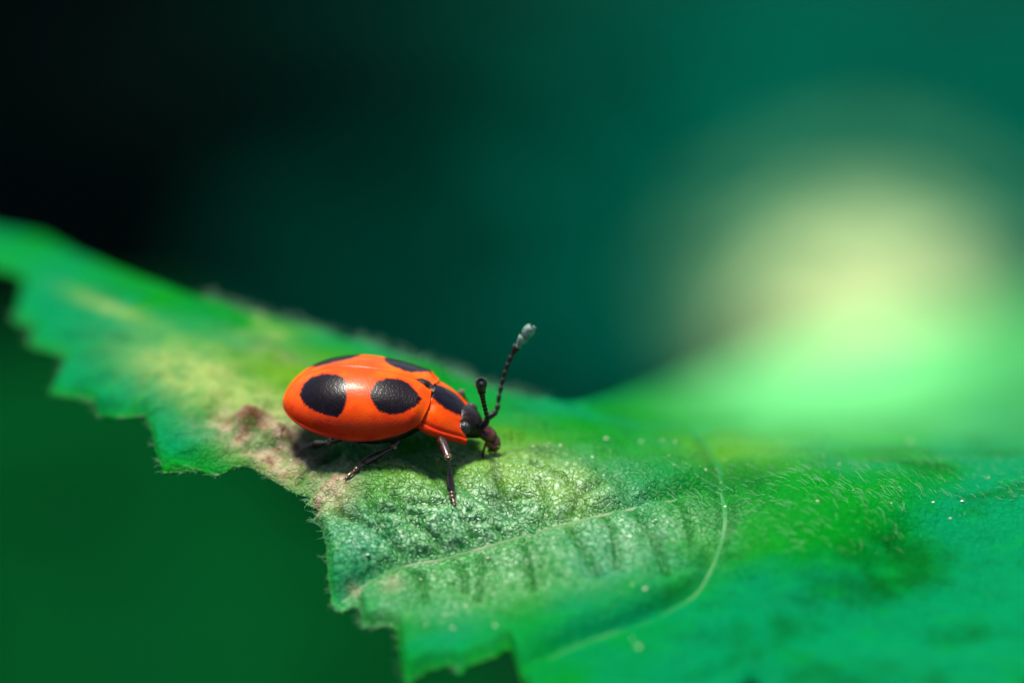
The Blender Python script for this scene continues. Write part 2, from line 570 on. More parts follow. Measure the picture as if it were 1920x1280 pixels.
h += 0.10 * (fbm(sx * 0.8, sy * 0.8, 41, 3) - 0.5) + 0.07 * (fbm(sx * 4.0, sy * 4.0, 51, 3) - 0.5)
brown = np.clip(blob(ux, uy, 470, 812, 75, 34, 12) * 1.3 + blob(ux, uy, 560, 850, 70, 40, 30) + blob(ux, uy, 632, 912, 36, 48, 20)
                + 0.75 * blob(ux, uy, 520, 880, 60, 22, 30) + 0.8 * blob(ux, uy, 595, 950, 14, 22, 0) + 0.7 * blob(ux, uy, 668, 1102, 16, 14, 0)
                + 0.5 * blob(ux, uy, 735, 1100, 30, 24, 0) + 0.35 * blob(ux, uy, 520, 665, 60, 18, 8), 0, 1)
h += brown * (0.32 * (fbm(sx * 1.6, sy * 1.6, 61, 4) - 0.45)) + 0.45 * blob(ux, uy, 462, 798, 30, 20, 0) + 0.22 * blob(ux, uy, 520, 825, 20, 14, 0)
far = smooth(4.0, 14.0, UD)
h *= (1 - 0.5 * far) * (1 - 0.5 * calm)
h *= smooth(0, 14, edge_d) * 0.8 + 0.2
h += 1.0 * smooth(1150, 1450, ux) * smooth(960, 1160, uy) * (fbm(sx * 0.40 + sy * 0.2, sy * 0.36, 141, 3) - 0.5)
h -= h[np.argmin(np.hypot(ux - 720, uy - 850))] * 0.0
h = h * smooth(0.03, 0.35, vd) - valley
h -= 0.16 * np.exp(-edge_d / 10.0)
BASE = POS.copy()
POS = POS + NRM * h[:, None]
yellow = np.clip(blob(ux, uy, 960, 880, 130, 60, 12) * 1.1 + 0.8 * blob(ux, uy, 560, 710, 120, 50, 8) + 0.7 * blob(ux, uy, 760, 900, 110, 50)
                 + 0.6 * blob(ux, uy, 1080, 930, 60, 40) + 0.55 * blob(ux, uy, 1380, 840, 120, 30) + 0.8 * blob(ux, uy, 620, 945, 50, 30), 0, 1)
pale = np.clip(blob(ux, uy, 370, 705, 120, 52, 20) * 1.2 + blob(ux, uy, 520, 770, 90, 40, 10) * 0.8 + 0.9 * blob(ux, uy, 505, 885, 70, 26, 25)
               + 0.7 * blob(ux, uy, 490, 590, 16, 22) + 0.6 * blob(ux, uy, 500, 628, 60, 12) + 0.8 * blob(ux, uy, 205, 575, 70, 12, 20)
               , 0, 1)
teal = np.clip(blob(ux, uy, 640, 1020, 90, 90) + blob(ux, uy, 1500, 1220, 500, 120) + blob(ux, uy, 1880, 960, 120, 200) + blob(ux, uy, 150, 620, 170, 90, 25) + 0.8 * blob(ux, uy, 250, 800, 120, 50, 25)
               + 0.8 * blob(ux, uy, 700, 640, 160, 26, 18) + 0.7 * blob(ux, uy, 1050, 745, 90, 30), 0, 1)
glint = np.clip(1.1 * blob(ux, uy, 860, 970, 230, 70, -6) + 0.6 * blob(ux, uy, 900, 1100, 200, 55, -10) + 0.6 * blob(ux, uy, 1180, 1010, 160, 60, -10)
                + 0.4 * blob(ux, uy, 1050, 905, 110, 40, 15), 0, 1) * (0.55 + 0.9 * (fbm(sx * 1.1, sy * 1.1, 131, 3) - 0.25)).clip(0, 1)  # where sheen is painted as pale grains and the gloss raised
painted_glow = smooth(930, 690, uy) * smooth(1080, 1460, ux) * np.clip(0.12 + blob(ux, uy, 1580, 700, 300, 95, -8) + 0.45 * blob(ux, uy, 1660, 815, 260, 50, -4) + 0.25 * (fbm(ux / 90.0, uy / 40.0, 95, 2) - 0.5), 0, 1)  # mask of the painted glow, strongest at the right rear
attrs = dict(brown=brown, yellow=yellow, pale=pale, teal=teal, glint=glint, painted_glow=painted_glow, patch=0.2 + 0.8 * smooth(1250, 1450, ux), dark=np.clip(blob(ux, uy, 470, 808, 26, 20) + 0.7 * blob(ux, uy, 600, 860, 30, 16, 30), 0, 1), groove=np.exp(-(gd / 0.08) ** 2),
             edge=np.exp(-edge_d / 9.0) * (uy > 480) * (1 - brown) * (ux < 1200) * 0.8)
index = -np.ones(PX.shape, int)
index[used] = np.arange(used.sum())
ii, jj = np.nonzero(keep)
FACES = np.stack([index[ii, jj], index[ii, jj + 1], index[ii + 1, jj + 1], index[ii + 1, jj]], 1)
leaf = empty('leaf', tuple(pw(2104, 842, depth(2104, 842))))
tag(leaf, 'large jagged green leaf with sunken veins and a brown withered patch at its margin', 'leaf')
bpy.context.view_layer.update()
LEAF_INV = np.array(leaf.matrix_world.inverted())


def to_local(P, inv):
    P = np.asarray(P, float)
    return P @ inv[:3, :3].T + inv[:3, 3]


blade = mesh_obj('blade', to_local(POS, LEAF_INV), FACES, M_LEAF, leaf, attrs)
sm = blade.modifiers.new('thickness', 'SOLIDIFY')
sm.thickness = 0.08
sm.offset = -1.0


def on_leaf(px, py, lift=0.0):
    """point on the finished leaf surface"""
    px, py = np.atleast_1d(np.asarray(px, float)), np.atleast_1d(np.asarray(py, float))
    i = np.clip(((px - gx[0]) / STEP).round().astype(int), 0, PX.shape[0] - 1)
    j = np.clip(((py - gy[0]) / STEP).round().astype(int), 0, PX.shape[1] - 1)
    k = index[i, j]
    ok = k >= 0
    k = np.where(ok, k, 0)
    return POS[k] + NRM[k] * lift, NRM[k], ok


for vi, (v, dep, r0, r1) in enumerate(VEINS):
    keepv = inside(v[:, 0], v[:, 1], OUT)
    v = v[keepv]
    kt = np.linspace(0, 1, len(v))
    b = pw(v[:, 0], v[:, 1], depth(v[:, 0], v[:, 1]))
    kk = [int(np.argmin((ux - a) ** 2 + (uy - c) ** 2)) for a, c in v]
    nn = NRM[kk]
    # low rounded ribs lying in the floor of their valley
    pad = np.r_[h[kk][:1].repeat(2), h[kk], h[kk][-1:].repeat(2)]
    hh = np.convolve(pad, np.ones(5) / 5, 'valid')
    rr = (r0 + (r1 - r0) * kt) * (0.92 + 0.16 * rng.random(len(v)))
    b = b + nn * (hh - 0.26 * rr)[:, None]
    tg = np.gradient(b, axis=0)
    tg /= np.linalg.norm(tg, axis=1)[:, None]
    sd2 = np.cross(nn, tg)
    rows = []
    for a in np.linspace(0, math.pi, 9):
        rows.append(b + sd2 * (rr * 1.15 * math.cos(a))[:, None] + nn * (rr * 0.55 * math.sin(a))[:, None])
    Vv = np.stack(rows, 1).reshape(-1, 3)
    mesh_obj('vein', to_local(Vv, LEAF_INV), grid_faces(len(v), 9), (M_VEIN, M_FVEIN)[vi] if vi < 2 else M_GVEIN, leaf)

# stalk of the leaf and the plant stem it grows on, off to the right
s0 = pw(2104, 842, depth(2104, 842))
V, F = tube(catmull([s0, s0 + (6, 2, 1), s0 + (14, 6, -1), s0 + (22, 12, -6)], 6), np.linspace(0.35, 0.8, 19), 10)
mesh_obj('leaf_stalk', to_local(V, LEAF_INV), F, M_VEIN, leaf)


# hairs and dust
def hair_mesh(px, py, length, lean, width, spread):
    p, n, ok = on_leaf(px, py, 0.0)
    p, n = p[ok], n[ok]
    m = len(p)
    L = length * (0.5 + rng.random(m))
    ang = lean + spread * rng.standard_normal(m)
    t = np.stack([np.cos(ang), np.sin(ang), np.zeros(m)], 1)
    t -= n * (t * n).sum(1)[:, None]
    t /= np.linalg.norm(t, axis=1)[:, None]
    s = np.cross(n, t)
    lift = 0.18 + 0.35 * rng.random(m)[:, None]
    a = p
    b = p + (t * 0.5 + n * lift * 0.9) * L[:, None]
    c = p + (t * 1.0 + n * lift * 1.1 + s * 0.15 * rng.standard_normal((m, 1))) * L[:, None]
    V = np.zeros((m, 7, 3))
    for q, (base, w) in enumerate(((a, width), (b, width * 0.7))):
        V[:, q * 3 + 0] = base + s * w
        V[:, q * 3 + 1] = base - s * w * 0.5 + n * w * 0.87
        V[:, q * 3 + 2] = base - s * w * 0.5 - n * w * 0.87
    V[:, 6] = c
    f = [(0, 3, 4, 1), (1, 4, 5, 2), (2, 5, 3, 0), (3, 6, 4), (4, 6, 5), (5, 6, 3)]
    F = [tuple(i + 7 * k for i in q) for k in range(m) for q in f]
    return V.reshape(-1, 3), F


def scatter(n, x0, x1, y0, y1):
    return x0 + (x1 - x0) * rng.random(n), y0 + (y1 - y0) * rng.random(n)


sets = []
x, y = scatter(420, 1500, 2100, 855, 940)
sets.append((x, y, 0.24, math.pi + 0.15, 0.0042, 0.6))
x, y = scatter(420, 1060, 1700, 870, 1040)
sets.append((x, y, 0.26, math.pi + 0.2, 0.006, 0.6))
t = rng.random(220)
xt = 380 + 640 * t
x, y = xt, np.interp(xt, [p[0] for p in OUT[:17]], [p[1] for p in OUT[:17]]) + 2 + 16 * rng.random(220) ** 2
sets.append((x, y, 0.40, 1.6, 0.006, 0.8))
ob = np.array(OUT[37:])
kk = rng.integers(0, len(ob) - 1, 450)
tt = rng.random(450)[:, None]
eb = ob[kk] * (1 - tt) + ob[kk + 1] * tt
sets.append((eb[:, 0] + 3 * rng.standard_normal(450), eb[:, 1] - 3 * rng.random(450), 0.2, -2.4, 0.004, 0.7))
VV, FF, off = [], [], 0
for s in sets:
    V, F = hair_mesh(*s)
    VV.append(V)
    FF += [tuple(i + off for i in q) for q in F]
    off += len(V)
hairs = mesh_obj('hairs', to_local(np.vstack(VV), LEAF_INV), FF, M_HAIR, leaf)
tag(hairs, 'short pale hairs on the blade and along its rim', kind='stuff')

dx, dy = scatter(34, 980, 1400, 830, 900)
dx2, dy2 = scatter(40, 620, 1300, 960, 1240)
dx3, dy3 = scatter(16, 1300, 1900, 820, 1000)
hand = np.array([(690, 1046), (802, 1190), (838, 1172), (850, 1165), (862, 1158), (875, 1148), (1210, 1118), (1000, 848), (1050, 843), (1028, 838), (905, 1030),
                 (560, 862), (480, 585), (1575, 862), (545, 868), (1085, 868), (1110, 860)], float)
dpx, dpy = np.r_[dx, dx2, dx3, hand[:, 0]], np.r_[dy, dy2, dy3, hand[:, 1]]
drr = np.r_[0.010 + 0.035 * rng.random(90) ** 2.5, 0.02 + 0.025 * rng.random(len(hand))]
p, n, ok = on_leaf(dpx, dpy, 0.0)
octa = np.array([(1, 0, 0), (-1, 0, 0), (0, 1, 0), (0, -1, 0), (0, 0, 0.7), (0, 0, -0.7)], float)
of = [(0, 2, 4), (2, 1, 4), (1, 3, 4), (3, 0, 4), (2, 0, 5), (1, 2, 5), (3, 1, 5), (0, 3, 5)]
VV, FF, off = [], [], 0
for q, nn, r in zip(p[ok], n[ok], drr[ok]):
    VV.append(q + nn * r * 0.4 + octa * r * (0.7 + 0.6 * rng.random((6, 1))) * (1.5, 1, 1))
    FF += [tuple(i + off for i in f) for f in of]
    off += 6
dust = mesh_obj('dust_specks', to_local(np.vstack(VV), LEAF_INV), FF, M_DUST, leaf)
tag(dust, 'pale specks of dust scattered over the blade', kind='stuff')

# ------------------------------------------------------------------ the beetle (local axes: x forward, y to its left, z up)
B_YAW, B_PITCH, B_ROLL = rad(-10.0), rad(2.0), rad(1.5)
RB = Matrix.Rotation(B_YAW, 3, 'Z') @ Matrix.Rotation(B_PITCH, 3, 'Y') @ Matrix.Rotation(B_ROLL, 3, 'X')
B_T = pw(534, 751, 1.75)
BM = RB.to_4x4()
BM.translation = Vector(B_T)
RBn = np.array(RB)
beetle = empty('beetle', M=BM)
tag(beetle, 'orange red beetle with large black spots and clubbed antennae walking on the leaf', 'beetle')


def bl(px, py, D):
    """photo pixel + depth -> beetle local"""
    return (pw(px, py, D) - B_T) @ RBn


def bproj(P):
    return proj(np.asarray(P) @ RBn.T + B_T)


LEN = 3.52
SPOT_R = [(563, 742), (570, 722), (586, 708), (606, 702), (628, 703), (643, 708), (650, 718), (650, 735), (652, 742), (648, 758), (644, 772), (634, 782), (616, 780), (592, 772), (573, 760)]
SPOT_F = [(693, 744), (698, 728), (707, 716), (724, 711), (746, 712), (764, 719), (778, 732), (789, 748), (782, 760), (768, 769), (752, 776), (730, 778), (710, 770), (700, 758)]


def elytron(sgn):
    nu, nv = 150, 90
    t = np.linspace(0, 1, nu) ** 1.0
    t = 0.5 * (t + (1 - np.cos(math.pi * t)) / 2)
    j = np.linspace(0, 1, nv)
    T, J = np.meshgrid(t, j, indexing='ij')
    W = 1.47
    w = np.where(T < 0.54, W * (1 - np.abs(1 - T / 0.54) ** 2.25) ** 0.56, W - 0.42 * (np.clip(T - 0.54, 0, 1) / 0.46) ** 2.0)
    H = np.where(T < 0.56, 1.13 * (1 - np.abs(1 - T / 0.56) ** 2.2) ** 0.60, 1.13 - 0.40 * (np.clip(T - 0.56, 0, 1) / 0.44) ** 2.1)
    a = J * math.pi / 2
    y = w * np.sin(a) ** 0.97
    z = H * np.cos(a) ** 0.86
    rim_z = 0.02 + 0.36 * np.clip(T - 0.5, 0, 1) ** 2 / 0.5 ** 2 + 0.10 * np.clip(0.35 - T, 0, 1)
    z = z * (1 - rim_z / 1.3) + rim_z
    x = LEN * (T - 0.035 * T ** 9 * J ** 3 + 0.02 * T ** 9 * np.exp(-((J - 0.35) / 0.3) ** 2))
    # rolled-off front edge, sunken seam, thin raised margin
    z -= 0.16 * smooth(0.93, 1.0, T) * (0.4 + 0.6 * smooth(0, 0.3, J)) * smooth(1.0, 0.8, J)
    z -= 0.025 * np.exp(-(J / 0.012) ** 2)
    y = y + 0.006
    flange = smooth(0.955, 1.0, J)
    y = y + 0.03 * flange * np.clip(w / W, 0, 1)
    z = z + 0.016 * flange - 0.012 * np.exp(-((J - 0.95) / 0.015) ** 2)
    # small dents
    z += 0.012 * (fbm(T * 6, J * 4, 77, 2) - 0.5)
    V = np.stack([x, y * sgn, z], -1).reshape(-1, 3)
    near = V * (1, sgn * -1.0, 1)
    q = bproj(near)
    s = np.maximum(signed(q[:, 0], q[:, 1], SPOT_R), signed(q[:, 0], q[:, 1], SPOT_F)) / 80.0
    F = grid_faces(nu, nv)
    if sgn > 0:
        F = [tuple(reversed(f)) for f in F]
    # hidden underside parts of the shell never count as spots
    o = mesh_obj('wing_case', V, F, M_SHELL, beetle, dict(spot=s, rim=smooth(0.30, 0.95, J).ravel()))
    sol = o.modifiers.new('thickness', 'SOLIDIFY')
    sol.thickness = 0.035
    sol.offset = -1.0 if sgn < 0 else -1.0
    return o


elytron(-1)
elytron(1)

# scutellum: small dark triangle between the wing cases
sv, sf = tube([(3.16, 0, 1.0), (3.28, 0, 0.985), (3.42, 0, 0.90), (3.58, 0, 0.76)], [0.02, 0.10, 0.16, 0.15], 12, 0.45)
mesh_obj('scutellum', sv, sf, M_BLACK, beetle)

# neck shield
PO, PP = np.array([3.43, 0, 0.27]), rad(24.0)
PRX = np.array([math.cos(PP), 0, -math.sin(PP)])
PRZ = np.array([math.sin(PP), 0, math.cos(PP)])


def pl(x, y, z):
    x, y, z = (np.asarray(a, float)[..., None] for a in (x, y, z))
    return PO + x * PRX + y * np.array([0, 1.0, 0]) + z * PRZ


def pronotum():
    nu, nv = 60, 110
    S, Tt = np.meshgrid(np.linspace(0, 1, nu), np.linspace(-1, 1, nv), indexing='ij')
    A = np.abs(Tt)
    w = 0.98 + 0.10 * np.sin(math.pi * np.clip(S * 1.1, 0, 1)) - 0.28 * S ** 1.8
    x = 0.86 * S + 0.30 * S ** 3 * smooth(0.55, 1.0, A) - 0.05 * (1 - S) * smooth(0.0, 0.3, 1 - A) + 0.04 * S * (1 - A) - 0.05 * (1 - S) * A ** 2
    z = (0.50 - 0.14 * S ** 2) * (1 - A ** 2.3) ** 0.75
    z += 0.035 * np.exp(-((A - 0.955) / 0.03) ** 2)
    z -= 0.05 * np.exp(-((A - 0.90) / 0.03) ** 2)
    z -= 0.055 * smooth(0.30, 0.05, S) * smooth(0.36, 0.46, A) * smooth(0.70, 0.60, A)
    z -= 0.04 * np.exp(-(S / 0.035) ** 2)
    z -= 0.12 * smooth(0.9, 1.0, S) * (1 - A)
    z += 0.01 * (fbm(S * 5, Tt * 6 + 9, 88, 2) - 0.5)
    V = pl(x, w * Tt, z).reshape(-1, 3)
    half = 0.30 + 0.10 * np.sin(math.pi * S) + 0.02 * S
    s = (half - A) * w
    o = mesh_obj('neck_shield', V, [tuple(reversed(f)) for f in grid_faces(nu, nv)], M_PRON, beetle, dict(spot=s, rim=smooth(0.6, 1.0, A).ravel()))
    sol = o.modifiers.new('thickness', 'SOLIDIFY')
    sol.thickness = 0.04
    sol.offset = -1.0


pronotum()

# dark underside: one continuous trunk from tail to throat
tx = np.linspace(0, 1, 40)
path = np.stack([0.22 + 4.05 * tx, 0 * tx, 0.10 - 0.10 * np.sin(math.pi * tx) + 0.22 * smooth(0.5, 0.85, tx) - 0.30 * smooth(0.80, 1.0, tx)], 1)
hw = 1.36 * np.sin(math.pi * np.clip(tx * 0.80 + 0.10, 0, 1)) ** 0.8
hw = np.where(tx < 0.12, hw * np.sqrt(np.clip(tx / 0.12, 0.02, 1)), hw)
hw *= 1 - 0.30 * smooth(0.66, 0.86, tx)
hw *= 1 - 0.25 * smooth(0.9, 1.0, tx)
V, F = [], grid_faces(40, 24, True)
for p_, w_ in zip(path, hw):
    for k in range(24):
        th = 2 * math.pi * k / 24
        V.append(p_ + np.array([0, w_ * math.cos(th), (0.40 if math.sin(th) < 0 else 0.25) * math.sin(th) * min(1, w_)]))
F = [tuple(reversed(f)) for f in F] + [tuple(range(24)), tuple(39 * 24 + k for k in reversed(range(24)))]
mesh_obj('underside', V, F, M_BLACK, beetle)


# head
def ellipsoid(c, ax, rx, ry, rz, nu=28, nv=36, shape=None):
    """ax: 3x3 rows = local axes"""
    u = np.linspace(0.02, math.pi - 0.02, nu)
    v = np.linspace(0, 2 * math.pi, nv, endpoint=False)
    Uu, Vv = np.meshgrid(u, v, indexing='ij')
    X = np.stack([np.cos(Uu), np.sin(Uu) * np.cos(Vv), np.sin(Uu) * np.sin(Vv)], -1)
    if shape is not None:
        X = shape(X)
    X = X * (rx, ry, rz)
    P = (X.reshape(-1, 3) @ np.asarray(ax)) + np.asarray(c)
    F = [tuple(reversed(f)) for f in grid_faces(nu, nv, True)]
    F = [tuple(reversed(f)) for f in F]
    F += [tuple(reversed(range(nv))), tuple((nu - 1) * nv + k for k in range(nv))]
    return P, F


HP = rad(33.0)
HX = np.array([math.cos(HP), 0, -math.sin(HP)])
HZ = np.array([math.sin(HP), 0, math.cos(HP)])
HY = np.array([0, 1.0, 0])
HA = np.array([HX, HY, HZ])
HC = pl(0.98, 0, 0.16)


def hp(x, y, z):
    return HC + x * HX + y * HY + z * HZ


def head_shape(X):
    X = X.copy()
    f = smooth(-0.2, 1.0, X[..., 0])
    X[..., 1] *= 1 - 0.42 * f
    X[..., 2] *= 1 - 0.25 * f
    X[..., 2] -= 0.08 * np.exp(-((X[..., 0] - 0.55) / 0.16) ** 2) * (X[..., 2] > 0)
    return X


V, F = ellipsoid(hp(0.06, 0, 0.0), HA, 0.52, 0.50, 0.32, shape=head_shape)
mesh_obj('head', V, F, M_BLACK, beetle)
for s in (-1, 1):
    V, F = ellipsoid(hp(-0.02, 0.45 * s, 0.04), HA, 0.17, 0.13, 0.20, 22, 26)
    mesh_obj('eye', V, F, M_EYE, beetle)
# mouth: clypeus, upper lip, jaws, palps
V, F = ellipsoid(hp(0.56, 0, 0.05), HA, 0.28, 0.25, 0.16)
mouth = mesh_obj('mouth', V, F, M_MOUTH, beetle)
V, F = ellipsoid(hp(0.84, 0, 0.02), HA, 0.12, 0.19, 0.09)
mesh_obj('upper_lip', V, F, M_MOUTH, mouth)
for s in (-1, 1):
    V, F = tube([hp(0.66, 0.18 * s, -0.05), hp(0.84, 0.20 * s, -0.05), hp(0.97, 0.12 * s, -0.06), hp(1.02, 0.03 * s, -0.06)], [0.07, 0.08, 0.055, 0.015], 10)
    mesh_obj('jaw', V, F, M_MOUTH, mouth)
    pth = catmull([hp(0.66, 0.18 * s, -0.04), hp(0.72, 0.25 * s, -0.22), hp(0.80, 0.27 * s, -0.37), hp(0.92, 0.26 * s, -0.37), hp(1.02, 0.25 * s, -0.28)], 5)
    u = np.linspace(0, 1, len(pth))
    V, F = tube(pth, 0.036 + 0.038 * smooth(0.5, 0.85, u) - 0.02 * smooth(0.93, 1, u) - 0.012 * np.exp(-((u - 0.5) / 0.05) ** 2), 10)
    mesh_obj('palp', V, F, M_LEG, mouth)


# antennae: eleven segments each, the last three form the club
def antenna(pts, club_mat, name='antenna'):
    P = catmull(pts, 30)
    d = np.r_[0, np.cumsum(np.linalg.norm(np.diff(P, axis=0), axis=1))]
    tot = d[-1]
    lens = np.array([1.9, 0.95, 1.15, 0.95, 0.95, 0.9, 0.9, 0.9, 1.25, 1.3, 1.65])
    rads = np.array([0.068, 0.055, 0.050, 0.050, 0.052, 0.054, 0.056, 0.060, 0.090, 0.105, 0.125])
    b = np.r_[0, np.cumsum(lens)] / lens.sum() * tot
    root = empty(name)
    root.parent = beetle
    root.location = Vector(P[0])
    for i in range(11):
        u = np.linspace(0, 1, 11)
        q = np.stack([np.interp(b[i] + u * (b[i + 1] - b[i]) * 0.985, d, P[:, c]) for c in range(3)], 1)
        if i == 0:
            prof = 0.7 + 0.35 * np.sin(math.pi * u ** 1.2)
        elif i == 10:
            prof = np.sqrt(np.clip(1 - np.abs((u - 0.52) / 0.56) ** 2.2, 0.02, 1))
            prof[0] = 0.4
        elif i >= 8:
            prof = 0.42 + 0.58 * smooth(0, 0.85, u)
            prof[-1] *= 0.75
        else:
            prof = 0.5 + 0.5 * np.sin(math.pi * np.clip(u ** 1.5, 0, 1)) ** 0.7
        V, F = tube(q, 1.15 * rads[i] * prof, 14)
        o = mesh_obj('antenna_segment', V - P[0], F, club_mat if i >= 9 else M_ANT, root)
        if i >= 8:       # short stiff bristles round the far end of the club segments
            ax = q[-1] - q[0]
            ax /= np.linalg.norm(ax)
            e1 = np.cross(ax, (0.3, 0.9, 0.1)); e1 /= np.linalg.norm(e1)
            e2 = np.cross(ax, e1)
            bv, bf = [], []
            for k in range(60 if i == 10 else 26):
                th = rng.random() * 6.283
                at = 0.9 if i < 10 else 0.35 + 0.6 * rng.random()
                r = rads[i] * np.interp(at, u, prof)
                c0 = q[0] + (q[-1] - q[0]) * at
                dr = math.cos(th) * e1 + math.sin(th) * e2
                a0 = c0 + dr * r * 0.95
                tip = a0 + (dr * 0.55 + ax * 0.6 + 0.3 * rng.standard_normal(3)) * (0.035 + 0.03 * rng.random())
                sd_ = np.cross(dr, ax) * 0.0035
                n0 = len(bv)
                bv += [a0 + sd_, a0 - sd_, a0 + dr * 0.005, tip]
                bf += [(n0, n0 + 1, n0 + 3), (n0 + 1, n0 + 2, n0 + 3), (n0 + 2, n0, n0 + 3)]
            bo = mesh_obj('bristles', np.array(bv) - P[0], bf, M_BRISTLE, root)
            tag(bo, 'fine pale bristles on the club', kind='stuff')


D_HEAD = float(((HC @ RBn.T + B_T) - CAM) @ FW - DIST)
antenna([hp(0.36, 0.17, 0.18), bl(921, 778, D_HEAD + 0.10), bl(931, 770, D_HEAD + 0.20), bl(936, 742, D_HEAD + 0.30), bl(945, 705, D_HEAD + 0.32),
         bl(958, 670, D_HEAD + 0.25), bl(975, 642, D_HEAD + 0.15), bl(999, 610, D_HEAD + 0.05)], M_CLUB)
antenna([hp(0.36, -0.17, 0.18), bl(914, 786, D_HEAD - 0.42), bl(911, 772, D_HEAD - 0.75), bl(906, 750, D_HEAD - 1.2), bl(903, 732, D_HEAD - 1.7), bl(902, 714, D_HEAD - 2.2)], M_ANT)


# legs
def leg(hip, knee, ankle, toe, rf=0.11):
    hip, knee, ankle, toe = (np.asarray(v, float).ravel() for v in (hip, knee, ankle, toe))
    root = empty('leg')
    root.parent = beetle
    root.location = Vector(hip)
    u = np.linspace(0, 1, 16)[:, None]
    bend = np.array([0, 0, 0.05])
    q = hip + (knee - hip) * u + bend * np.sin(math.pi * u)
    r = rf * (0.62 + 0.40 * np.sin(math.pi * u.ravel() ** 0.9) ** 0.8)
    r[-1] *= 0.55
    V, F = tube(q, r, 14, 0.85)
    fem = mesh_obj('thigh', V - hip, F, M_LEG, root)
    ax = (knee - hip) / np.linalg.norm(knee - hip)
    V, F = tube([knee - ax * 0.05, knee - ax * 0.01, knee + ax * 0.035, knee + ax * 0.06], [rf * 0.66, rf * 0.80, rf * 0.70, rf * 0.30], 14)
    mesh_obj('knee_joint', V - hip, F, M_JOINT, root)
    q = knee + (ankle - knee) * u
    V, F = tube(q, 0.042 + 0.055 * smooth(0.1, 0.85, u.ravel()) - 0.02 * smooth(0.93, 1.0, u.ravel()), 12)
    mesh_obj('shin', V - hip, F, M_LEG, root)
    bv, bf = [], []
    for k in range(70):
        f = 0.15 + 0.85 * rng.random()
        dr = rng.standard_normal(3)
        axs = (ankle - knee) / np.linalg.norm(ankle - knee)
        dr -= axs * (dr @ axs)
        dr /= np.linalg.norm(dr)
        a0 = knee + (ankle - knee) * f + dr * (0.035 + 0.05 * f)
        tipb = a0 + dr * 0.035 + axs * (0.05 + 0.03 * rng.random())
        sb = np.cross(dr, axs) * 0.004
        n0 = len(bv)
        bv += [a0 + sb, a0 - sb, a0 + dr * 0.006, tipb]
        bf += [(n0, n0 + 1, n0 + 3), (n0 + 1, n0 + 2, n0 + 3), (n0 + 2, n0, n0 + 3)]
    tag(mesh_obj('bristles', np.array(bv) - hip, bf, M_TARSUS, root), 'short bristles along the shin', kind='stuff')
    for k, (a, b, r0) in enumerate(((0.0, 0.30, 0.070), (0.27, 0.55, 0.068), (0.52, 0.96, 0.046))):
        u3 = np.linspace(0, 1, 8)
        q = ankle + (toe - ankle) * (a + (b - a) * u3)[:, None] + np.array([0, 0, 0.02]) * np.sin(math.pi * u3)[:, None]
        V, F = tube(q, r0 * (0.55 + 0.5 * np.sin(math.pi * np.clip(u3, 0.02, 0.98) ** 1.3)), 10, 0.8)
        mesh_obj('foot_segment', V - hip, F, M_TARSUS, root)
    tv = (toe - ankle) / np.linalg.norm(toe - ankle)
    sdv = np.cross(tv, (0, 0, 1.0))
    for s in (-1, 1):
        V, F = tube([toe - tv * 0.04, toe + tv * 0.02 + sdv * 0.025 * s, toe + tv * 0.05 + sdv * 0.045 * s - np.array([0, 0, 0.02])], [0.016, 0.013, 0.004], 6)
        mesh_obj('claw', V - hip, F, M_TARSUS, root)


def foot(px, py, lift):
    P, N, ok = on_leaf(px, py, lift)
    return (P[0] - B_T) @ RBn


near = [  # hip (local), knee px + depth offset, ankle px, toe px
    ((3.72, -0.42, -0.02), (840, 857, -0.25), (846, 922), (853, 946), 0.125),
    ((2.95, -0.62, -0.12), (738, 838, 0.55), (686, 886), (652, 913), 0.120),
    ((2.10, -0.70, -0.15), (616, 829, 1.05), (588, 838), (562, 846), 0.118)]
for hip, k, a, t_, rf in near:
    leg(hip, bl(*k), foot(*a, 0.14), foot(*t_, 0.03), rf)
# far side legs reach over the far slope of the leaf
W2L = lambda P: (P - B_T) @ RBn


def drop(x, y):
    """leaf surface below a beetle-local point"""
    P = np.array([x, y, 0.0]) @ RBn.T + B_T
    k = np.argmin(np.hypot(POS[:, 0] - P[0], POS[:, 1] - P[1]))
    return W2L(POS[k] + NRM[k] * 0.03)


for hip, kn, an, to in (((3.72, 0.42, -0.02), (4.05, 1.25, 0.05), (4.25, 1.75), (4.4, 2.05)),
                        ((2.95, 0.62, -0.12), (2.5, 1.6, -0.05), (2.1, 2.2), (1.8, 2.5)),
                        ((2.10, 0.70, -0.15), (1.1, 1.55, -0.05), (0.5, 2.0), (0.2, 2.2))):
    leg(hip, kn, drop(*an) + np.array([0, 0, 0.1]), drop(*to), 0.1)

# ------------------------------------------------------------------ ground and plants far behind
GZ = -262.0
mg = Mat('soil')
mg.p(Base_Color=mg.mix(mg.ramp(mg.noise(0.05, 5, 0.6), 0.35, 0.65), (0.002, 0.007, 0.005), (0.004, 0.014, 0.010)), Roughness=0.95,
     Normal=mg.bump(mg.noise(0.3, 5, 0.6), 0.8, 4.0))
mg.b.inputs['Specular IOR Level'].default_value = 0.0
n = 60
lin = np.sign(np.linspace(-1, 1, n)) * np.abs(np.linspace(-1, 1, n)) ** 3 * 30000
Xg, Yg = np.meshgrid(lin, lin, indexing='ij')
Zg = GZ + 14 * (fbm(Xg / 120.0, Yg / 120.0, 5, 4) - 0.5)
ground = mesh_obj('ground', np.stack([Xg, Yg, Zg], -1).reshape(-1, 3), [tuple(reversed(f)) for f in grid_faces(n, n)], mg.m)
tag(ground, kind='structure')


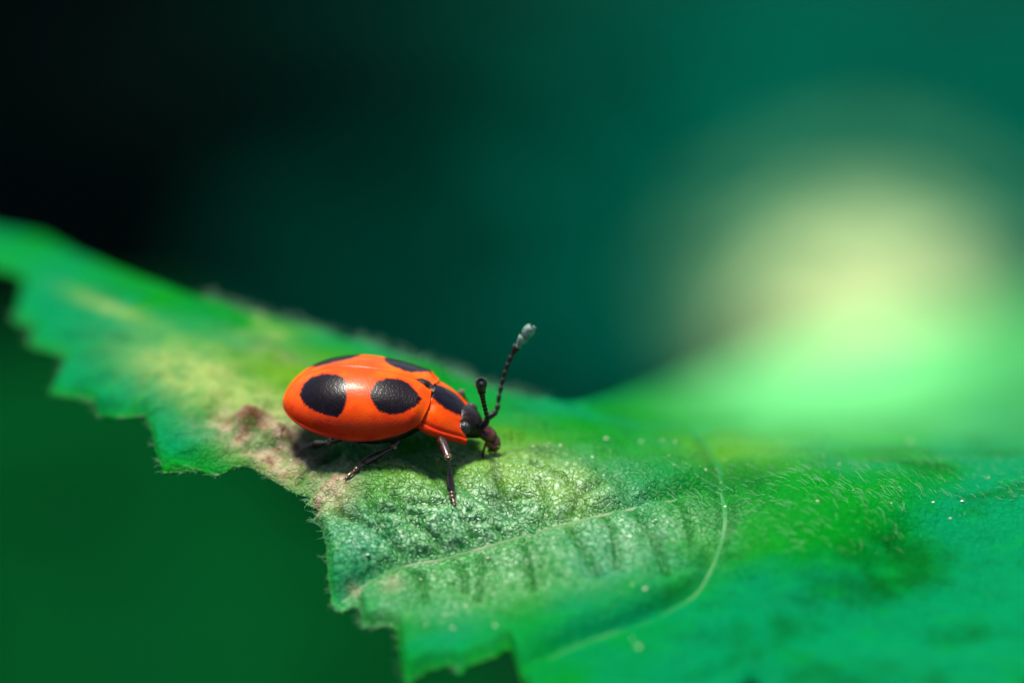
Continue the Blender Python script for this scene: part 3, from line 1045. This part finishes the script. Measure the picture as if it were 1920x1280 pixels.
def broad_leaf(base, direction, normal, length, width, mat, vmat, parent, droop=0.15):
    """one ovate toothed leaf: blade with folded midrib, midrib and stalk"""
    base = np.asarray(base, float)
    t = np.asarray(direction, float); t /= np.linalg.norm(t)
    nn = np.asarray(normal, float); nn -= t * (nn @ t); nn /= np.linalg.norm(nn)
    s = np.cross(nn, t)
    nu, nv = 50, 25
    U_, V_ = np.meshgrid(np.linspace(0, 1, nu), np.linspace(-1, 1, nv), indexing='ij')
    w = width * 0.5 * np.clip(np.sin(math.pi * U_ ** 0.72), 0.0, 1) ** 0.85
    w *= 1 + 0.07 * np.abs(V_) ** 3 * (((U_ * 14) % 1.0) - 0.5)
    side = V_ * w
    up = 0.16 * np.abs(side) - droop * length * U_ ** 2 + 0.02 * length * np.sin(U_ * 34 - np.abs(V_) * 5) * np.abs(V_) * 0.6
    P = base + (U_ * length)[..., None] * t + side[..., None] * s + up[..., None] * nn
    o = mesh_obj('leaf', P.reshape(-1, 3), grid_faces(nu, nv), mat, parent)
    sol = o.modifiers.new('thickness', 'SOLIDIFY')
    sol.thickness = 0.4
    mid = P[:, nv // 2]
    V, F = tube(np.vstack([base - t * length * 0.22 + nn * 0.4 - nn * length * 0.02, mid]), np.linspace(0.018, 0.005, nu + 1) * length, 8)
    mesh_obj('midrib', V, F, vmat, o)
    return o


def plant(name, label, loc, leaves, mat, vmat, cat='plant', group=None):
    root = empty(name, loc)
    tag(root, label, cat, group)
    loc = np.asarray(loc, float)
    tops = []
    for px, py, D, ln, wd, direc, nor in leaves:
        c = pw(px, py, D)
        t = np.asarray(direc, float); t /= np.linalg.norm(t)
        b = c - t * ln * 0.5
        broad_leaf(b - loc, t, nor, ln, wd, mat, vmat, root)
        tops.append(b - t * ln * 0.22 - loc)
    for tp in tops:
        mid = tp * 0.5 + np.array([0, 0, 0.12 * abs(tp[2])])
        V, F = tube(catmull([(0, 0, 0), mid, tp], 8), np.linspace(1.6, 0.9, 17), 8)
        mesh_obj('stem', V, F, vmat, root)
    return root


def leaf_mat(name, c1, c2, trans=0.2, rough=0.5):
    return simple(name, c1, rough, c2, 0.06, 0.3, 0.4, 1.0, trans=trans, spec=0.0)


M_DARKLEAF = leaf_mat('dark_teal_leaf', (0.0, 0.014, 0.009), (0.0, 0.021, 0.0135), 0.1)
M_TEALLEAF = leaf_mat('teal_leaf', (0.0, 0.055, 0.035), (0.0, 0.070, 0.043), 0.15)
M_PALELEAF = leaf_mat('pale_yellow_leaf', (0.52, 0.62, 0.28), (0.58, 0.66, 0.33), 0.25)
M_MIDLEAF = leaf_mat('added_grey_green_leaf', (0.16, 0.29, 0.13), (0.19, 0.32, 0.15), 0.2)
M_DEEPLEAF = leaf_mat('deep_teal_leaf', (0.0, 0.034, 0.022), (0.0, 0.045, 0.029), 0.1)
M_SOFTLEAF = leaf_mat('added_dull_green_leaf', (0.028, 0.115, 0.058), (0.036, 0.135, 0.066), 0.15)
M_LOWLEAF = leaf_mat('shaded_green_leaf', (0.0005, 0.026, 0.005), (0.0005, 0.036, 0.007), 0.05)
M_STEM = simple('plant_stem', (0.0005, 0.02, 0.008), 0.6, (0.001, 0.03, 0.01), 0.5, spec=0.0)

NUP = (0, -0.25, 1.0)


def gpt(px, py, D):
    p = pw(px, py, D)
    return (float(p[0]), float(p[1]), GZ - 2.0)


def spread(x0, x1, y0, y1, nx, ny, ln):
    out = []
    for a in range(nx):
        for b in range(ny):
            px = x0 + (x1 - x0) * (a + 0.5 + 0.3 * (rng.random() - 0.5)) / nx
            py = y0 + (y1 - y0) * (b + 0.5 + 0.3 * (rng.random() - 0.5)) / ny
            th = 6.283 * rng.random()
            D = 560 - (py - 300) * 0.2 - 12 * rng.random()
            out.append((px, py, D, ln * (0.85 + 0.3 * rng.random()), ln * 0.66, (math.cos(th), math.sin(th), 0.1), NUP))
    return out


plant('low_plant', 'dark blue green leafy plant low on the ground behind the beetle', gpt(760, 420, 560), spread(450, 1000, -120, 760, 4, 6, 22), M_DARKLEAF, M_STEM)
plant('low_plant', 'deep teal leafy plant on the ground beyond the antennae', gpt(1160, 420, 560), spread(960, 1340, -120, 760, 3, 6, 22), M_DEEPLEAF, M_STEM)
plant('low_plant', 'brighter teal leafy plant spreading round the glowing pale leaves', gpt(1660, 300, 570), spread(1300, 2040, -120, 640, 5, 5, 24), M_TEALLEAF, M_STEM)
plant('seedling_or_added_ring', 'pale yellow green leaves glowing in full sun beyond the leaf', gpt(1640, 560, 480),
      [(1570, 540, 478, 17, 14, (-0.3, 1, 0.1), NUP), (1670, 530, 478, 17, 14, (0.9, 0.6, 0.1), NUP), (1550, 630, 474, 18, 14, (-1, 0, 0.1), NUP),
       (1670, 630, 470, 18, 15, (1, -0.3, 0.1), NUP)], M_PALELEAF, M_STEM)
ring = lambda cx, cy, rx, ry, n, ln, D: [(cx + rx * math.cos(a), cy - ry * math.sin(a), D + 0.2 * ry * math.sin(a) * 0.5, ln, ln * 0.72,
                                          (math.cos(a), math.sin(a), 0.1), NUP) for a in np.linspace(-0.25, math.pi + 0.25, n)]  # rings of leaves added so their colours grade the glow outwards
plant('seedling_or_added_ring', 'grey green leaves added close round the pale ones to soften the glow', gpt(1560, 420, 500), ring(1620, 570, 165, 140, 6, 14, 482), M_MIDLEAF, M_STEM)
plant('seedling_or_added_ring', 'dull green leaves added in a loose outer ring to fade the glow out', gpt(1500, 380, 510), ring(1620, 570, 280, 265, 9, 14, 490), M_SOFTLEAF, M_STEM)
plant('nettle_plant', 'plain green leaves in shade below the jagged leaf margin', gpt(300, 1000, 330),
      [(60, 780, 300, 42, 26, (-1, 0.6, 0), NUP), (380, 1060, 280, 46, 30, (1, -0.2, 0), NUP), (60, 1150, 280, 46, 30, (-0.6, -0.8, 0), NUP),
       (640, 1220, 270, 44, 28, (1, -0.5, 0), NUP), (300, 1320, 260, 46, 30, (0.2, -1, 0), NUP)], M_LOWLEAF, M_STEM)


# unseen broad-leaved plant added above the frame to shade the ground on the left
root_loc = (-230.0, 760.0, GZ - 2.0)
shade_plant = empty('added_shade_plant', root_loc)
tag(shade_plant, 'unseen broad leaved plant added to shade the ground behind', 'plant')
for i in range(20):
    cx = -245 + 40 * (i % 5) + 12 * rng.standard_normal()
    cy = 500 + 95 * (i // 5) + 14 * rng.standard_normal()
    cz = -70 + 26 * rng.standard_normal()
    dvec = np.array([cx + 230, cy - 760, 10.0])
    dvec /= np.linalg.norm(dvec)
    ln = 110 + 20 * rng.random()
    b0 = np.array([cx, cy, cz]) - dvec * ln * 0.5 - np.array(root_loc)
    broad_leaf(b0, dvec, (0, -0.1, 1.0), ln, ln * 0.72, M_DARKLEAF, M_STEM, shade_plant, 0.1)
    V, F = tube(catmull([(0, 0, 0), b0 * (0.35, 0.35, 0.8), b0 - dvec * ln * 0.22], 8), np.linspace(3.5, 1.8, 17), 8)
    mesh_obj('stem', V, F, M_STEM, shade_plant)
